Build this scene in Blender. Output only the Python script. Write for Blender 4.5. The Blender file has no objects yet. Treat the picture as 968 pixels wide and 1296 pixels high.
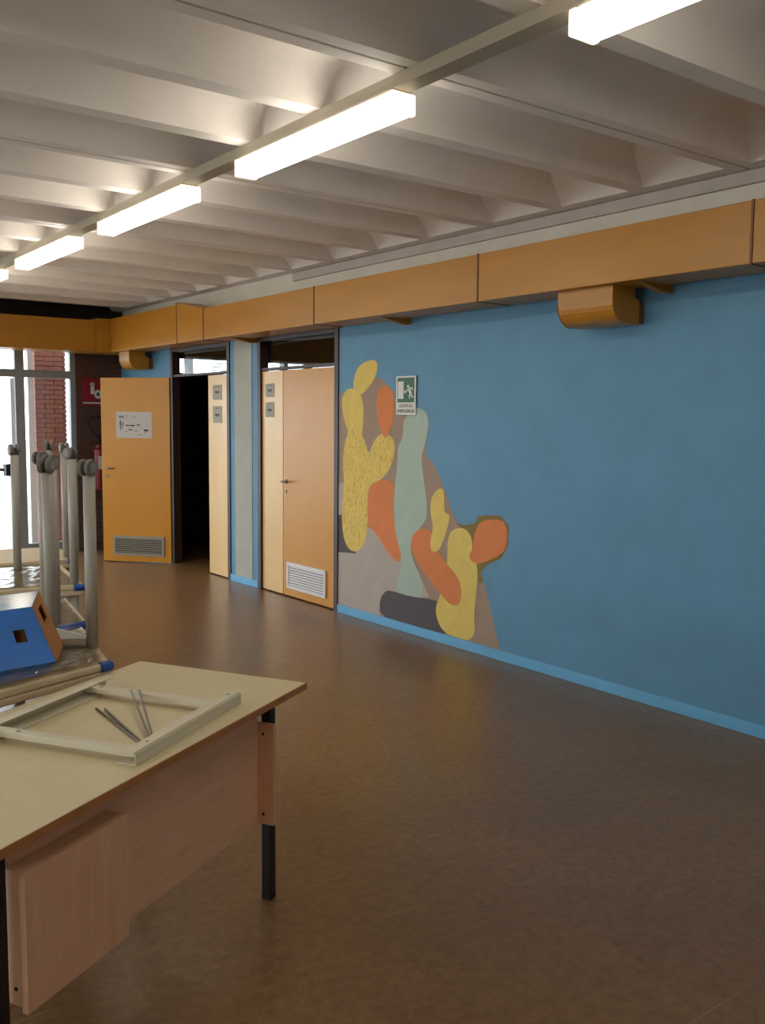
import bpy, bmesh, math, random
from mathutils import Vector, Matrix
random.seed(7)
S = bpy.context.scene
COL = S.collection
PI = math.pi

# ------------------------------------------------------------------ camera
cd = bpy.data.cameras.new('camera')
cam = bpy.data.objects.new('camera', cd); COL.objects.link(cam)
cd.sensor_fit = 'HORIZONTAL'; cd.sensor_width = 36.0
cd.lens = 36.0*1189.78/968.0
cd.clip_start = .05; cd.clip_end = 300
r = Vector((.79933843, -.60081471, .0089312)); u = Vector((.05159493, .08343659, .99517652)); f = Vector((.59866188, .79502203, -.09769306))
M = Matrix.Identity(4)
for i in range(3):
    M[i][0] = r[i]; M[i][1] = u[i]; M[i][2] = -f[i]
M.translation = Vector((0, 0, 1.6513))
cam.matrix_world = M
S.camera = cam

# ------------------------------------------------------------------ world, exposure
S.view_settings.view_transform = 'Standard'
S.view_settings.look = 'None'
S.view_settings.exposure = 0.5
S.view_settings.gamma = 1.0
S.view_settings.use_curve_mapping = False
LAMP = 7.5          # strength of the fluorescent diffusers
SKY = 3.8           # overcast daylight
w = bpy.data.worlds.new('world'); S.world = w; w.use_nodes = True
bg = w.node_tree.nodes['Background']
bg.inputs[0].default_value = (.86, .93, 1.0, 1); bg.inputs[1].default_value = SKY

# ------------------------------------------------------------------ materials
def lin(c):
    return tuple(((v/255)/12.92 if v/255 <= .04045 else ((v/255+.055)/1.055)**2.4) for v in c) + (1,)

def mat(name, c, rough=.5, metal=0, noise=0, scale=8, bump=0, bscale=60, c2=None, spec=.5, stretch=None, detail=4):
    m = bpy.data.materials.new(name); m.use_nodes = True
    nt = m.node_tree; b = nt.nodes['Principled BSDF']
    b.inputs['Roughness'].default_value = rough; b.inputs['Metallic'].default_value = metal
    b.inputs['Specular IOR Level'].default_value = spec
    base = lin(c); b.inputs['Base Color'].default_value = base
    if noise or c2 or bump:
        tc = nt.nodes.new('ShaderNodeTexCoord'); mp = nt.nodes.new('ShaderNodeMapping')
        nt.links.new(tc.outputs['Object'], mp.inputs[0])
        if stretch: mp.inputs['Scale'].default_value = stretch
    if noise or c2:
        n = nt.nodes.new('ShaderNodeTexNoise'); n.inputs['Scale'].default_value = scale; n.inputs['Detail'].default_value = detail
        n.inputs['Roughness'].default_value = .6
        nt.links.new(mp.outputs[0], n.inputs[0])
        rp = nt.nodes.new('ShaderNodeValToRGB')
        if c2: a, z = base, lin(c2)
        else:
            a = tuple(max(0, v*(1-noise)) for v in base[:3])+(1,); z = tuple(min(1, v*(1+noise)) for v in base[:3])+(1,)
        rp.color_ramp.elements[0].position = .32; rp.color_ramp.elements[1].position = .68
        rp.color_ramp.elements[0].color = a; rp.color_ramp.elements[1].color = z
        nt.links.new(n.outputs[0], rp.inputs[0]); nt.links.new(rp.outputs[0], b.inputs['Base Color'])
    if bump:
        n2 = nt.nodes.new('ShaderNodeTexNoise'); n2.inputs['Scale'].default_value = bscale; n2.inputs['Detail'].default_value = 3
        nt.links.new(mp.outputs[0], n2.inputs[0])
        bp = nt.nodes.new('ShaderNodeBump'); bp.inputs['Strength'].default_value = bump; bp.inputs['Distance'].default_value = .01
        nt.links.new(n2.outputs[0], bp.inputs['Height']); nt.links.new(bp.outputs[0], b.inputs['Normal'])
    return m

def emis(name, c, s):
    m = bpy.data.materials.new(name); m.use_nodes = True
    nt = m.node_tree; b = nt.nodes['Principled BSDF']
    b.inputs['Base Color'].default_value = (.8, .8, .78, 1)
    b.inputs['Emission Color'].default_value = c+(1,); b.inputs['Emission Strength'].default_value = s
    return m

def clear(name, tint=(1, 1, 1), gloss=.08, rough=.02):
    m = bpy.data.materials.new(name); m.use_nodes = True
    nt = m.node_tree; nt.nodes.clear()
    o = nt.nodes.new('ShaderNodeOutputMaterial'); mx = nt.nodes.new('ShaderNodeMixShader')
    t = nt.nodes.new('ShaderNodeBsdfTransparent'); g = nt.nodes.new('ShaderNodeBsdfGlossy')
    t.inputs[0].default_value = tint+(1,); g.inputs['Roughness'].default_value = rough
    if gloss is None:
        fr = nt.nodes.new('ShaderNodeFresnel'); fr.inputs[0].default_value = 2.0; nt.links.new(fr.outputs[0], mx.inputs[0])
    else: mx.inputs[0].default_value = gloss
    nt.links.new(t.outputs[0], mx.inputs[1]); nt.links.new(g.outputs[0], mx.inputs[2]); nt.links.new(mx.outputs[0], o.inputs[0])
    return m

MT = {}
MT['blue'] = mat('blue wall paint', (96, 148, 181), .62, noise=.05, scale=3, bump=.08, bscale=90)
MT['blue_skirt'] = mat('blue skirting paint', (110, 182, 226), .45, noise=.04, scale=5)
MT['offwhite'] = mat('off white plaster', (222, 218, 206), .75, noise=.05, scale=4, bump=.06)
MT['pillar'] = mat('pale grey pillar plaster', (172, 174, 162), .7, noise=.05, scale=5, bump=.06)
MT['concrete'] = mat('painted concrete', (240, 234, 228), .7, noise=.03, scale=5, bump=.1, bscale=70)
MT['joint_shade_grey'] = mat('grey for joints and wall shade', (190, 182, 176), .75, noise=.06, scale=6, bump=.1)
MT['ochre'] = mat('ochre sheet metal', (182, 124, 32), .36, noise=.07, scale=2.2, stretch=(1, .5, 3), bump=.02, bscale=8)
MT['ochre_dark'] = mat('ochre seam', (120, 74, 24), .5)
MT['door'] = mat('yellow door laminate', (206, 140, 14), .32, noise=.04, scale=3)
MT['door_pale'] = mat('pale maple door laminate', (232, 190, 120), .25, noise=.04, scale=4, stretch=(1, 6, .6))
MT['frame_brown'] = mat('dark brown door frame', (62, 40, 38), .45)
MT['steel_grey'] = mat('grey louvre metal', (150, 142, 128), .4, metal=.3)
MT['white_metal'] = mat('white vent enamel', (232, 230, 232), .4)
MT['dark_gap'] = mat('dark vent gap', (30, 26, 24), .8)
MT['chrome'] = mat('brushed metal', (128, 114, 94), .35, metal=1)
MT['black_metal'] = mat('black enamel', (14, 13, 14), .35)
MT['paper'] = mat('notice paper', (205, 200, 192), .8, noise=.04, scale=20)
MT['paper_grey'] = mat('greyish notice paper', (176, 172, 160), .8, noise=.05, scale=25)
MT['ink'] = mat('dark ink', (60, 58, 62), .8)
MT['shade_fascia'] = mat('fascia with painted shadow', (24, 18, 17), .7)
MT['alu'] = mat('grey aluminium frame', (150, 156, 160), .4, metal=.2)
MT['alu_white'] = mat('white aluminium frame', (225, 228, 230), .4)
MT['glass'] = clear('window glass', (.95, .97, .97), .06)
MT['brick'] = mat('red brick', (128, 70, 58), .85, c2=(168, 104, 90), scale=9, bump=.3, bscale=50)
MT['brick_dark'] = mat('brown brick', (78, 50, 40), .85, c2=(104, 66, 52), scale=9, bump=.3, bscale=50)
MT['mortar'] = mat('mortar', (96, 84, 76), .9, bump=.2)
MT['ground'] = mat('pale paving', (190, 188, 182), .85, noise=.06, scale=2)
MT['room_shade'] = mat('painted store room darkness', (20, 18, 17), .8)  # darkness of the unlit room is put into its wall colour
MT['dark_board'] = mat('dark grey board', (58, 54, 52), .6)
MT['desk_top'] = mat('beige desk laminate', (222, 208, 166), .42, noise=.03, scale=30)
MT['desk_edge'] = mat('brown desk edge', (182, 124, 74), .5, noise=.1, scale=12)
MT['wood'] = mat('beech veneer', (240, 194, 160), .5, c2=(228, 178, 142), scale=5, stretch=(1, 1, 9))
MT['wood_v'] = mat('upright beech veneer', (236, 190, 156), .5, c2=(224, 174, 138), scale=6, stretch=(9, 9, .7))
MT['cream_metal'] = mat('cream enamel', (224, 216, 190), .4)
MT['wire'] = mat('galvanised wire', (140, 136, 126), .35, metal=.8)
MT['leg_metal'] = mat('light grey enamel', (186, 180, 168), .4, noise=.02)
MT['caster'] = mat('grey plastic', (120, 116, 108), .5)
MT['caster_cap'] = mat('pale grey plastic', (158, 152, 142), .45)
MT['table_under'] = mat('cream board', (224, 208, 172), .55, noise=.05, scale=7)
MT['table_face'] = mat('pale laminate', (214, 206, 190), .4)
MT['blue_plastic'] = mat('blue protector', (34, 84, 168), .4, noise=.12, scale=14)
MT['film'] = clear('crinkled plastic film', (.95, .96, .97), None, .1)
MT['box_blue'] = mat('glossy blue print', (8, 122, 226), .35, noise=.1, scale=4)
MT['box_sheen'] = mat('glossy flap with painted sheen', (196, 212, 226), .15, c2=(120, 170, 214), scale=5)
MT['kraft'] = mat('kraft cardboard', (188, 126, 74), .8, noise=.07, scale=12)
MT['red'] = mat('red enamel', (118, 16, 18), .35)
MT['rubber'] = mat('black rubber', (16, 15, 15), .6)
MT['sign_red'] = mat('red sign plastic', (136, 20, 26), .45)
MT['sign_white'] = mat('white sign plastic', (215, 215, 205), .45)
MT['green'] = mat('green sign print', (6, 84, 46), .45)
MT['lamp'] = emis('lit diffuser', (1.0, .92, .79), LAMP)
MT['lamp_end'] = emis('lit diffuser end cap', (1.0, .88, .68), LAMP*.14)
MT['trunk'] = mat('grey trunking', (188, 178, 158), .5)
MT['m_back'] = mat('taupe mural paint', (166, 142, 124), .8, noise=.05, scale=5)
MT['m_olive'] = mat('olive mural paint', (134, 118, 66), .8, noise=.05)
MT['m_pale'] = mat('pale grey mural paint', (186, 174, 164), .8, noise=.05)
MT['m_dark'] = mat('slate mural paint', (92, 84, 88), .8, noise=.05)
MT['m_mint'] = mat('mint mural paint', (176, 194, 180), .8, noise=.04)
MT['m_orange'] = mat('orange mural paint', (224, 134, 80), .8, noise=.04)
MT['m_yellow'] = mat('yellow mural paint', (230, 202, 108), .8, noise=.05)
MT['m_dash'] = mat('orange dash paint', (206, 150, 62), .8)

def floor_mat():
    m = bpy.data.materials.new('brown linoleum'); m.use_nodes = True
    nt = m.node_tree; b = nt.nodes['Principled BSDF']; L = nt.links.new
    tc = nt.nodes.new('ShaderNodeTexCoord')
    n1 = nt.nodes.new('ShaderNodeTexNoise'); n1.inputs['Scale'].default_value = 28; n1.inputs['Detail'].default_value = 6; n1.inputs['Roughness'].default_value = .7
    n2 = nt.nodes.new('ShaderNodeTexNoise'); n2.inputs['Scale'].default_value = 1.1; n2.inputs['Detail'].default_value = 5
    L(tc.outputs['Object'], n1.inputs[0]); L(tc.outputs['Object'], n2.inputs[0])
    r1 = nt.nodes.new('ShaderNodeValToRGB'); r1.color_ramp.elements[0].position = .3; r1.color_ramp.elements[1].position = .72
    r1.color_ramp.elements[0].color = lin((114, 84, 54)); r1.color_ramp.elements[1].color = lin((150, 117, 80))
    r2 = nt.nodes.new('ShaderNodeValToRGB'); r2.color_ramp.elements[0].position = .3; r2.color_ramp.elements[1].position = .7
    r2.color_ramp.elements[0].color = (.84, .84, .84, 1); r2.color_ramp.elements[1].color = (1.1, 1.08, 1.05, 1)
    L(n1.outputs[0], r1.inputs[0]); L(n2.outputs[0], r2.inputs[0])
    mx = nt.nodes.new('ShaderNodeMix'); mx.data_type = 'RGBA'; mx.blend_type = 'MULTIPLY'; mx.inputs[0].default_value = 1
    L(r1.outputs[0], mx.inputs[6]); L(r2.outputs[0], mx.inputs[7])
    # pale hairline scratches, stretched noise in two directions
    last = mx.outputs[2]
    for ang, sc in ((.55, 1.0), (-.9, 1.3)):
        mp = nt.nodes.new('ShaderNodeMapping'); mp.inputs['Rotation'].default_value = (0, 0, ang); mp.inputs['Scale'].default_value = (1.2*sc, 60*sc, 1)
        L(tc.outputs['Object'], mp.inputs[0])
        n3 = nt.nodes.new('ShaderNodeTexNoise'); n3.inputs['Scale'].default_value = 1.0; n3.inputs['Detail'].default_value = 2
        L(mp.outputs[0], n3.inputs[0])
        r3 = nt.nodes.new('ShaderNodeValToRGB'); r3.color_ramp.elements[0].position = .69; r3.color_ramp.elements[1].position = .76
        r3.color_ramp.elements[0].color = (0, 0, 0, 1); r3.color_ramp.elements[1].color = (.45, .45, .45, 1)
        L(n3.outputs[0], r3.inputs[0])
        m3 = nt.nodes.new('ShaderNodeMix'); m3.data_type = 'RGBA'
        L(r3.outputs[0], m3.inputs[0]); L(last, m3.inputs[6]); m3.inputs[7].default_value = lin((168, 140, 110))
        last = m3.outputs[2]
    L(last, b.inputs['Base Color'])
    r4 = nt.nodes.new('ShaderNodeMapRange'); r4.inputs[3].default_value = .25; r4.inputs[4].default_value = .34
    L(n2.outputs[0], r4.inputs[0]); L(r4.outputs[0], b.inputs['Roughness'])
    bp = nt.nodes.new('ShaderNodeBump'); bp.inputs['Strength'].default_value = .05; bp.inputs['Distance'].default_value = .01
    L(n1.outputs[0], bp.inputs['Height']); L(bp.outputs[0], b.inputs['Normal'])
    return m
MT['floor'] = floor_mat()

# ------------------------------------------------------------------ mesh builder
ORG = {}
class MB:
    def __init__(s): s.bm = bmesh.new()
    def box(s, x0, x1, y0, y1, z0, z1, bev=0):
        g = bmesh.ops.create_cube(s.bm, size=1)['verts']
        for v in g: v.co = Vector(((x0+x1)/2+v.co.x*(x1-x0), (y0+y1)/2+v.co.y*(y1-y0), (z0+z1)/2+v.co.z*(z1-z0)))
        if bev:
            es = list({e for v in g for e in v.link_edges})
            bmesh.ops.bevel(s.bm, geom=es, offset=bev, segments=2, affect='EDGES', profile=.5)
        return s
    def prism(s, pts, d, bev=0):
        """closed polygon (3-D points) swept by the vector d"""
        d = Vector(d); a = [s.bm.verts.new(Vector(p)) for p in pts]; b = [s.bm.verts.new(Vector(p)+d) for p in pts]
        n = len(a); fs = [s.bm.faces.new(a), s.bm.faces.new(b[::-1])]
        for i in range(n): fs.append(s.bm.faces.new((a[i], b[i], b[(i+1) % n], a[(i+1) % n])))
        bmesh.ops.recalc_face_normals(s.bm, faces=fs)
        if bev:
            es = list({e for v in a+b for e in v.link_edges})
            bmesh.ops.bevel(s.bm, geom=es, offset=bev, segments=2, affect='EDGES', profile=.5)
        return s
    def tube(s, p, q, rad, n=12, r2=None, bev=0):
        p, q = Vector(p), Vector(q); d = q-p
        rot = d.to_track_quat('Z', 'Y').to_matrix().to_4x4(); rot.translation = (p+q)/2
        g = bmesh.ops.create_cone(s.bm, cap_ends=True, segments=n, radius1=rad, radius2=rad if r2 is None else r2, depth=d.length, matrix=rot)['verts']
        fs = {f for v in g for f in v.link_faces}
        for f_ in fs:
            if len(f_.verts) == 4: f_.smooth = True
        if bev:
            es = [e for e in {e for v in g for e in v.link_edges} if any(len(f_.verts) > 4 for f_ in e.link_faces)]
            bmesh.ops.bevel(s.bm, geom=es, offset=bev, segments=3, affect='EDGES', profile=.5)
            for v in s.bm.verts: pass
        return s
    def path(s, pts, rad, n=8):
        pts = [Vector(p) for p in pts]; rings = []
        for i, p in enumerate(pts):
            t = (pts[min(i+1, len(pts)-1)]-pts[max(i-1, 0)]).normalized()
            m = t.to_track_quat('Z', 'Y').to_matrix()
            rings.append([s.bm.verts.new(p+m@Vector((rad*math.cos(2*PI*k/n), rad*math.sin(2*PI*k/n), 0))) for k in range(n)])
        for a, b in zip(rings, rings[1:]):
            # align start index to reduce twist
            off = min(range(n), key=lambda o: sum((a[k].co-b[(k+o) % n].co).length for k in range(n)))
            for k in range(n):
                fc = s.bm.faces.new((a[k], a[(k+1) % n], b[(k+1+off) % n], b[(k+off) % n])); fc.smooth = True
        for rg in (rings[0], rings[-1]):
            try: s.bm.faces.new(rg)
            except ValueError: pass
        bmesh.ops.recalc_face_normals(s.bm, faces=s.bm.faces[:])
        return s
    def build(s, name, m, parent=None):
        me = bpy.data.meshes.new(name)
        vs = [v.co for v in s.bm.verts]
        c = Vector([(min(v[i] for v in vs)+max(v[i] for v in vs))/2 for i in range(3)])
        for v in s.bm.verts: v.co -= c
        s.bm.to_mesh(me); s.bm.free()
        return link(name, me, m, c, parent)
def link(name, me, m, c, parent=None):
    if m and not me.materials: me.materials.append(MT[m])
    o = bpy.data.objects.new(name, me); COL.objects.link(o)
    c = Vector(c); ORG[o] = c
    if parent: o.parent = parent; o.location = c-ORG[parent]
    else: o.location = c
    return o
def box(name, m, x0, x1, y0, y1, z0, z1, parent=None, bev=0): return MB().box(x0, x1, y0, y1, z0, z1, bev).build(name, m, parent)
def tag(o, label=None, cat=None, group=None, kind=None):
    for k, v in (('label', label), ('category', cat), ('group', group), ('kind', kind)):
        if v: o[k] = v
    return o
def thing(name, loc, label=None, cat=None, group=None, kind=None):
    o = bpy.data.objects.new(name, None); COL.objects.link(o); o.location = loc; ORG[o] = Vector(loc)
    o.empty_display_size = .1
    return tag(o, label, cat, group, kind)
def struct(o, label=None, cat=None): return tag(o, label, cat, kind='structure')
def copy_tree(o, parent=None):
    c = o.copy(); COL.objects.link(c); c.parent = parent
    for ch in list(o.children): copy_tree(ch, c)
    return c
def smooth(pts, it=2):
    """Chaikin corner cutting of a closed outline"""
    for _ in range(it):
        out = []
        for i in range(len(pts)):
            a, b = pts[i], pts[(i+1) % len(pts)]
            out += [(a[0]*.75+b[0]*.25, a[1]*.75+b[1]*.25), (a[0]*.25+b[0]*.75, a[1]*.25+b[1]*.75)]
        pts = out
    return pts
def text(name, body, size, m, rot, loc, parent):
    cu = bpy.data.curves.new(name, 'FONT'); cu.body = body; cu.size = size; cu.align_x = 'CENTER'; cu.align_y = 'CENTER'; cu.extrude = .0006
    t = bpy.data.objects.new(name+'_tmp', cu); COL.objects.link(t)
    dg = bpy.context.evaluated_depsgraph_get(); dg.update()
    me = bpy.data.meshes.new_from_object(t.evaluated_get(dg)); me.name = name
    bpy.data.objects.remove(t)
    me.transform(rot.to_4x4())
    me.materials.clear()
    return link(name, me, m, loc, parent)

# ------------------------------------------------------------------ the setting
XW, YE, ZC = 4.5, 11.4, 2.945     # right wall, end wall, underside of ceiling ribs
XL, YB = -4.2, -3.0
struct(box('floor', 'floor', XL-.2, 9.0, YB-.2, YE+.25, -.12, 0), 'worn brown linoleum floor of the hall', 'floor')

# right wall in panels round the two door openings
D1 = (6.60, 7.97); D2 = (8.54, 9.94); ZD = 2.43; ZP = 2.44
wr = struct(thing('wall_right', (XW, 5, 0)), 'long bright blue painted wall on the right', 'wall')
def wr_box(n, m, y0, y1, z0, z1, x0=XW, x1=XW+.08): return box(n, m, x0, x1, y0, y1, z0, z1, wr)
wr_box('painted_panel', 'blue', YB, D1[0], 0, ZP)
wr_box('painted_panel', 'blue', D1[1], D2[0], 0, ZP)
wr_box('painted_panel', 'blue', D2[1], YE+.1, 0, ZP)
wr_box('plaster_band', 'offwhite', YB, YE+.1, ZP, ZC+.35)
wr_box('pillar_face', 'pillar', 8.09, 8.44, .07, ZP-.01, XW-.006, XW)
wr_box('shade_strip', 'joint_shade_grey', YB, 7.3, 2.872, ZC-.006, XW-.03, XW)  # darker strip stands in for a shadow band along the wall top
for i, (a, b) in enumerate(((YB, D1[0]-.005), (D1[1]+.005, D2[0]-.005), (D2[1]+.005, YE))):
    bb = struct(box('baseboard_right', 'blue_skirt', XW-.014, XW, a, b, 0, .07, bev=.004),
                ('long light blue skirting under the mural wall', 'short light blue skirting between the two doors', 'short light blue skirting beyond the open door')[i], 'baseboard')

# left and rear walls (outside the view), daylight windows in the left wall
wl = struct(thing('wall_left', (XL, 4, 0)), 'pale wall with a row of windows on the left', 'wall')
box('wall_panel', 'offwhite', XL-.14, XL, YB, YE, 0, .95, wl)
box('wall_panel', 'offwhite', XL-.14, XL, YB, YE, 2.4, ZC+.35, wl)
ys = [YB, 1.0, 1.2, 3.0, 3.2, 5.0, 5.2, 7.0, 7.2, 9.0, 9.2, 11.0, 11.2, YE]
box('wall_panel', 'offwhite', XL-.14, XL, YB, 1.0, .95, 2.4, wl)
for a, b in ((3.0, 3.2), (5.0, 5.2), (7.0, 7.2), (9.0, 9.2), (11.0, YE)): box('pier', 'offwhite', XL-.14, XL, a, b, .95, 2.4, wl)
for k, a in enumerate((1.0, 3.2, 5.2, 7.2, 9.2)):
    b = (3.0, 5.0, 7.0, 9.0, 11.0)[k]
    wn = struct(thing('window_%d' % (k+3), (XL-.07, (a+b)/2, .95)), 'daylight window in the left wall, number %d from the camera end' % (k+1), 'window')
    MB().box(XL-.1, XL-.04, a, b, .95, 1.0).box(XL-.1, XL-.04, a, b, 2.35, 2.4).box(XL-.1, XL-.04, a, a+.05, 1, 2.35).box(XL-.1, XL-.04, b-.05, b, 1, 2.35).box(XL-.1, XL-.04, (a+b)/2-.03, (a+b)/2+.03, 1, 2.35).build('window_frame', 'alu', wn)
    box('pane', 'glass', XL-.073, XL-.067, a+.05, (a+b)/2-.03, 1, 2.35, wn); box('pane', 'glass', XL-.073, XL-.067, (a+b)/2+.03, b-.05, 1, 2.35, wn)
struct(box('wall_back', 'offwhite', XL-.14, XW+.14, YB-.14, YB, 0, ZC+.35), 'pale wall behind the viewer', 'wall')

# ceiling: precast panels with three tapered coffers each
MOD, PIT = 1.86, .62
XC0, XC1 = XL, 4.37
ce = struct(thing('ceiling', (0, 4, ZC)), 'white ribbed concrete ceiling of long coffers', 'ceiling')
def panel_mesh():
    bm = bmesh.new()
    G = .008                                     # open joint at each side
    ribw = .10; edge = .075
    y_open = []
    y0 = edge
    inner = (MOD-2*edge-2*ribw)/3
    for k in range(3): y_open.append((y0, y0+inner)); y0 += inner+ribw
    prof = [(0, 0, 0), (.016, .05, .05), (.042, .098, .12), (.082, .134, .19), (.135, .152, .25), (.19, .158, .30)]
    def ring(y0, y1, p):
        d, h, ex = p
        return [bm.verts.new((x, y, h)) for x, y in ((XC0+.15+ex, y0+d), (XC1-ex, y0+d), (XC1-ex, y1-d), (XC0+.15+ex, y1-d))]
    lips = []
    for (a, b) in y_open:
        prev = None
        for p in prof:
            rg = ring(a, b, p)
            if prev is None: lips.append(rg)
            else:
                for i in range(4):
                    fc = bm.faces.new((prev[i], rg[i], rg[(i+1) % 4], prev[(i+1) % 4])); fc.smooth = True
                for i in range(4):
                    bm.edges.get((prev[i], rg[i])).smooth = False
            prev = rg
        bm.faces.new(prev)
    # underside strips between and round the coffers
    def quad(x0, x1, y0, y1, z=0): bm.faces.new([bm.verts.new(c) for c in ((x0, y0, z), (x0, y1, z), (x1, y1, z), (x1, y0, z))])
    cuts = [(G, y_open[0][0])]+[(y_open[i][1], y_open[i+1][0]) for i in range(2)]+[(y_open[2][1], MOD-G)]
    for a, b in cuts: quad(XC0, XW-.001, a, b)
    for a, b in y_open: quad(XC0, XC0+.15, a, b); quad(XC1, XW-.001, a, b)
    # sides of the joint
    for y in (G, MOD-G): bm.faces.new([bm.verts.new(c) for c in ((XC0, y, 0), (XW-.001, y, 0), (XW-.001, y, .05), (XC0, y, .05))])
    bmesh.ops.remove_doubles(bm, verts=bm.verts, dist=.0005)
    bmesh.ops.recalc_face_normals(bm, faces=bm.faces)
    # raised bead along each side of the joint
    me = bpy.data.meshes.new('ceiling_panel'); bm.to_mesh(me); bm.free(); return me
pm = panel_mesh(); pm.materials.append(MT['concrete'])
YJ = 2.845
for k in range(-3, 5):
    y = YJ+k*MOD
    link('ceiling_panel', pm, None, (0, y, ZC), ce)
y_last = YJ+5*MOD
box('ceiling_slab', 'concrete', XL-.2, XW+.14, YB-.2, y_last, ZC+.3, ZC+.42, ce)
box('joint_backing', 'joint_shade_grey', XL, XW-.002, YB, y_last, ZC+.17, ZC+.29, ce)

# end wall: fascia in painted shadow, brick return, glazed front
we = struct(thing('wall_end', (4.2, YE, 0)), 'dark brown brick return beside the glazed front', 'wall')
box('mortar_bed', 'mortar', 3.925, XW, YE+.012, YE+.2, 0, 2.5, we)
BH, BL, BJ = .062, .245, .009
def brick_wall(x0, x1, y, z0, z1, parent, m, dep=.1, name='brick'):
    cache = {}
    def bme(l):
        l = round(l, 3)
        if l not in cache:
            b = MB().box(-l/2, l/2, 0, dep, 0, BH-BJ, .003); me = bpy.data.meshes.new('brick'); b.bm.to_mesh(me); b.bm.free(); me.materials.append(MT[m]); cache[l] = me
        return cache[l]
    z = z0; row = 0
    while z+BH <= z1+.03:
        x = x0-(BL/2 if row % 2 else 0)
        while x < x1-.02:
            a, b = max(x, x0), min(x+BL-BJ, x1)
            if b-a > .03: link(name, bme(b-a), None, ((a+b)/2, y+random.uniform(-.0015, .0015), z), parent)
            x += BL
        z += BH; row += 1
brick_wall(3.925, XW, YE, 0.005, 2.47, we, 'brick_dark', dep=.06)
struct(box('trim_1', 'shade_fascia', XL, XW, YE-.06, YE+.2, 2.5, ZC+.3), 'fascia above the glazed front, shadow painted near black', 'trim')  # near black colour stands for the shadow above the end duct

def glazed(name, x0, x1, label, ym=YE+.06):
    o = struct(thing(name, ((x0+x1)/2, ym, 0)), label, 'window'); return o
w1 = glazed('window_1', 3.22, 3.925, 'tall grey framed glazed panel beside the brick return')
fy0, fy1 = YE+.02, YE+.09
box('jamb', 'alu', 3.862, 3.925, fy0, fy1, 0, 2.5, w1)
box('mullion', 'alu', 3.215, 3.32, fy0-.01, fy1, 0, 2.5, w1)
box('transom', 'alu', 3.32, 3.862, fy0, fy1, 2.11, 2.2, w1)
box('bottom_rail', 'alu', 3.32, 3.862, fy0, fy1, 0, .14, w1)
box('top_rail', 'alu', 3.32, 3.862, fy0, fy1, 2.44, 2.5, w1)
box('pane', 'glass', 3.32, 3.862, YE+.052, YE+.058, .14, 2.11, w1)
box('pane', 'glass', 3.32, 3.862, YE+.052, YE+.058, 2.2, 2.44, w1)
d3 = struct(thing('door_3', (2.7, YE+.06, 0)), 'glazed entrance doorway with a white leaf standing open', 'door')
box('transom', 'alu', 2.2, 3.215, fy0, fy1, 2.11, 2.2, d3)
box('top_rail', 'alu', 2.2, 3.215, fy0, fy1, 2.44, 2.5, d3)
box('pane', 'glass', 2.2, 3.215, YE+.052, YE+.058, 2.2, 2.44, d3)
# open leaf, hinged on the mullion and swung outwards
leaf = bpy.data.objects.new('open_leaf', None); COL.objects.link(leaf); leaf.parent = d3; leaf.location = Vector((3.205, YE+.1, 0))-ORG[d3]; ORG[leaf] = Vector((0, 0, 0))
LW = .92
MB().box(0, .09, -.02, .02, .02, 2.1).box(LW-.09, LW, -.02, .02, .02, 2.1).box(.09, LW-.09, -.02, .02, .02, .16).box(.09, LW-.09, -.02, .02, 2.0, 2.1).build('leaf_frame', 'alu_white', leaf)
box('leaf_pane', 'glass', .09, LW-.09, -.003, .003, .16, 2.0, leaf)
MB().tube((.06, .075, 1.02), (LW-.06, .075, 1.02), .018).box(.03, .09, .0205, .09, .95, 1.09).box(LW-.09, LW-.03, .0205, .09, .95, 1.09).build('push_bar', 'black_metal', leaf)
leaf.rotation_euler.z = math.radians(106)
w2 = glazed('window_2', XL, 2.2, 'wide grey framed glazed front left of the open leaf')
m_ = MB()
for x in (XL, -3.0, -1.7, -.4, .9, 2.12): m_.box(x, x+.08, fy0, fy1, 0, 2.5)
m_.build('mullions', 'alu', w2)
MB().box(XL, 2.2, fy0+.005, fy1-.005, 2.11, 2.2).box(XL, 2.2, fy0+.005, fy1-.005, 0, .14).box(XL, 2.2, fy0+.005, fy1-.005, 2.44, 2.5).build('rails', 'alu', w2)
for x, x2 in ((-4.12, -3.0), (-2.92, -1.7), (-1.62, -.4), (-.32, .9), (.98, 2.12)): box('pane', 'glass', x, x2, YE+.052, YE+.058, .14, 2.44, w2)

# outside
struct(box('ground', 'ground', -40, 40, YE+.25, 70, -.2, -.05), 'pale paving outside the glazed front', 'ground')
struct(box('ground', 'ground', -60, XL-.14, -30, YE+.25, -.2, -.05), 'pale paving outside the left windows', 'ground')
bp_ = thing('brick_pier', (4.0, 12.65, -.05), 'pinkish red brick pier standing outside the glazing', 'pier')
box('pier_core', 'mortar', 3.81, 4.195, 12.612, 12.95, -.05, 3.2, bp_)
brick_wall(3.80, 4.205, 12.6, -.04, 3.1, bp_, 'brick', dep=.06)
bp2 = thing('brick_wall_segment', (3.0, 15, -.05), 'far red brick wall outside, left of the mullion', 'wall')
box('wall_core', 'mortar', 3.3, 3.62, 15.012, 15.3, -.05, 3.4, bp2)
brick_wall(3.29, 3.63, 15.0, -.04, 3.3, bp2, 'brick', dep=.06)

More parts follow.
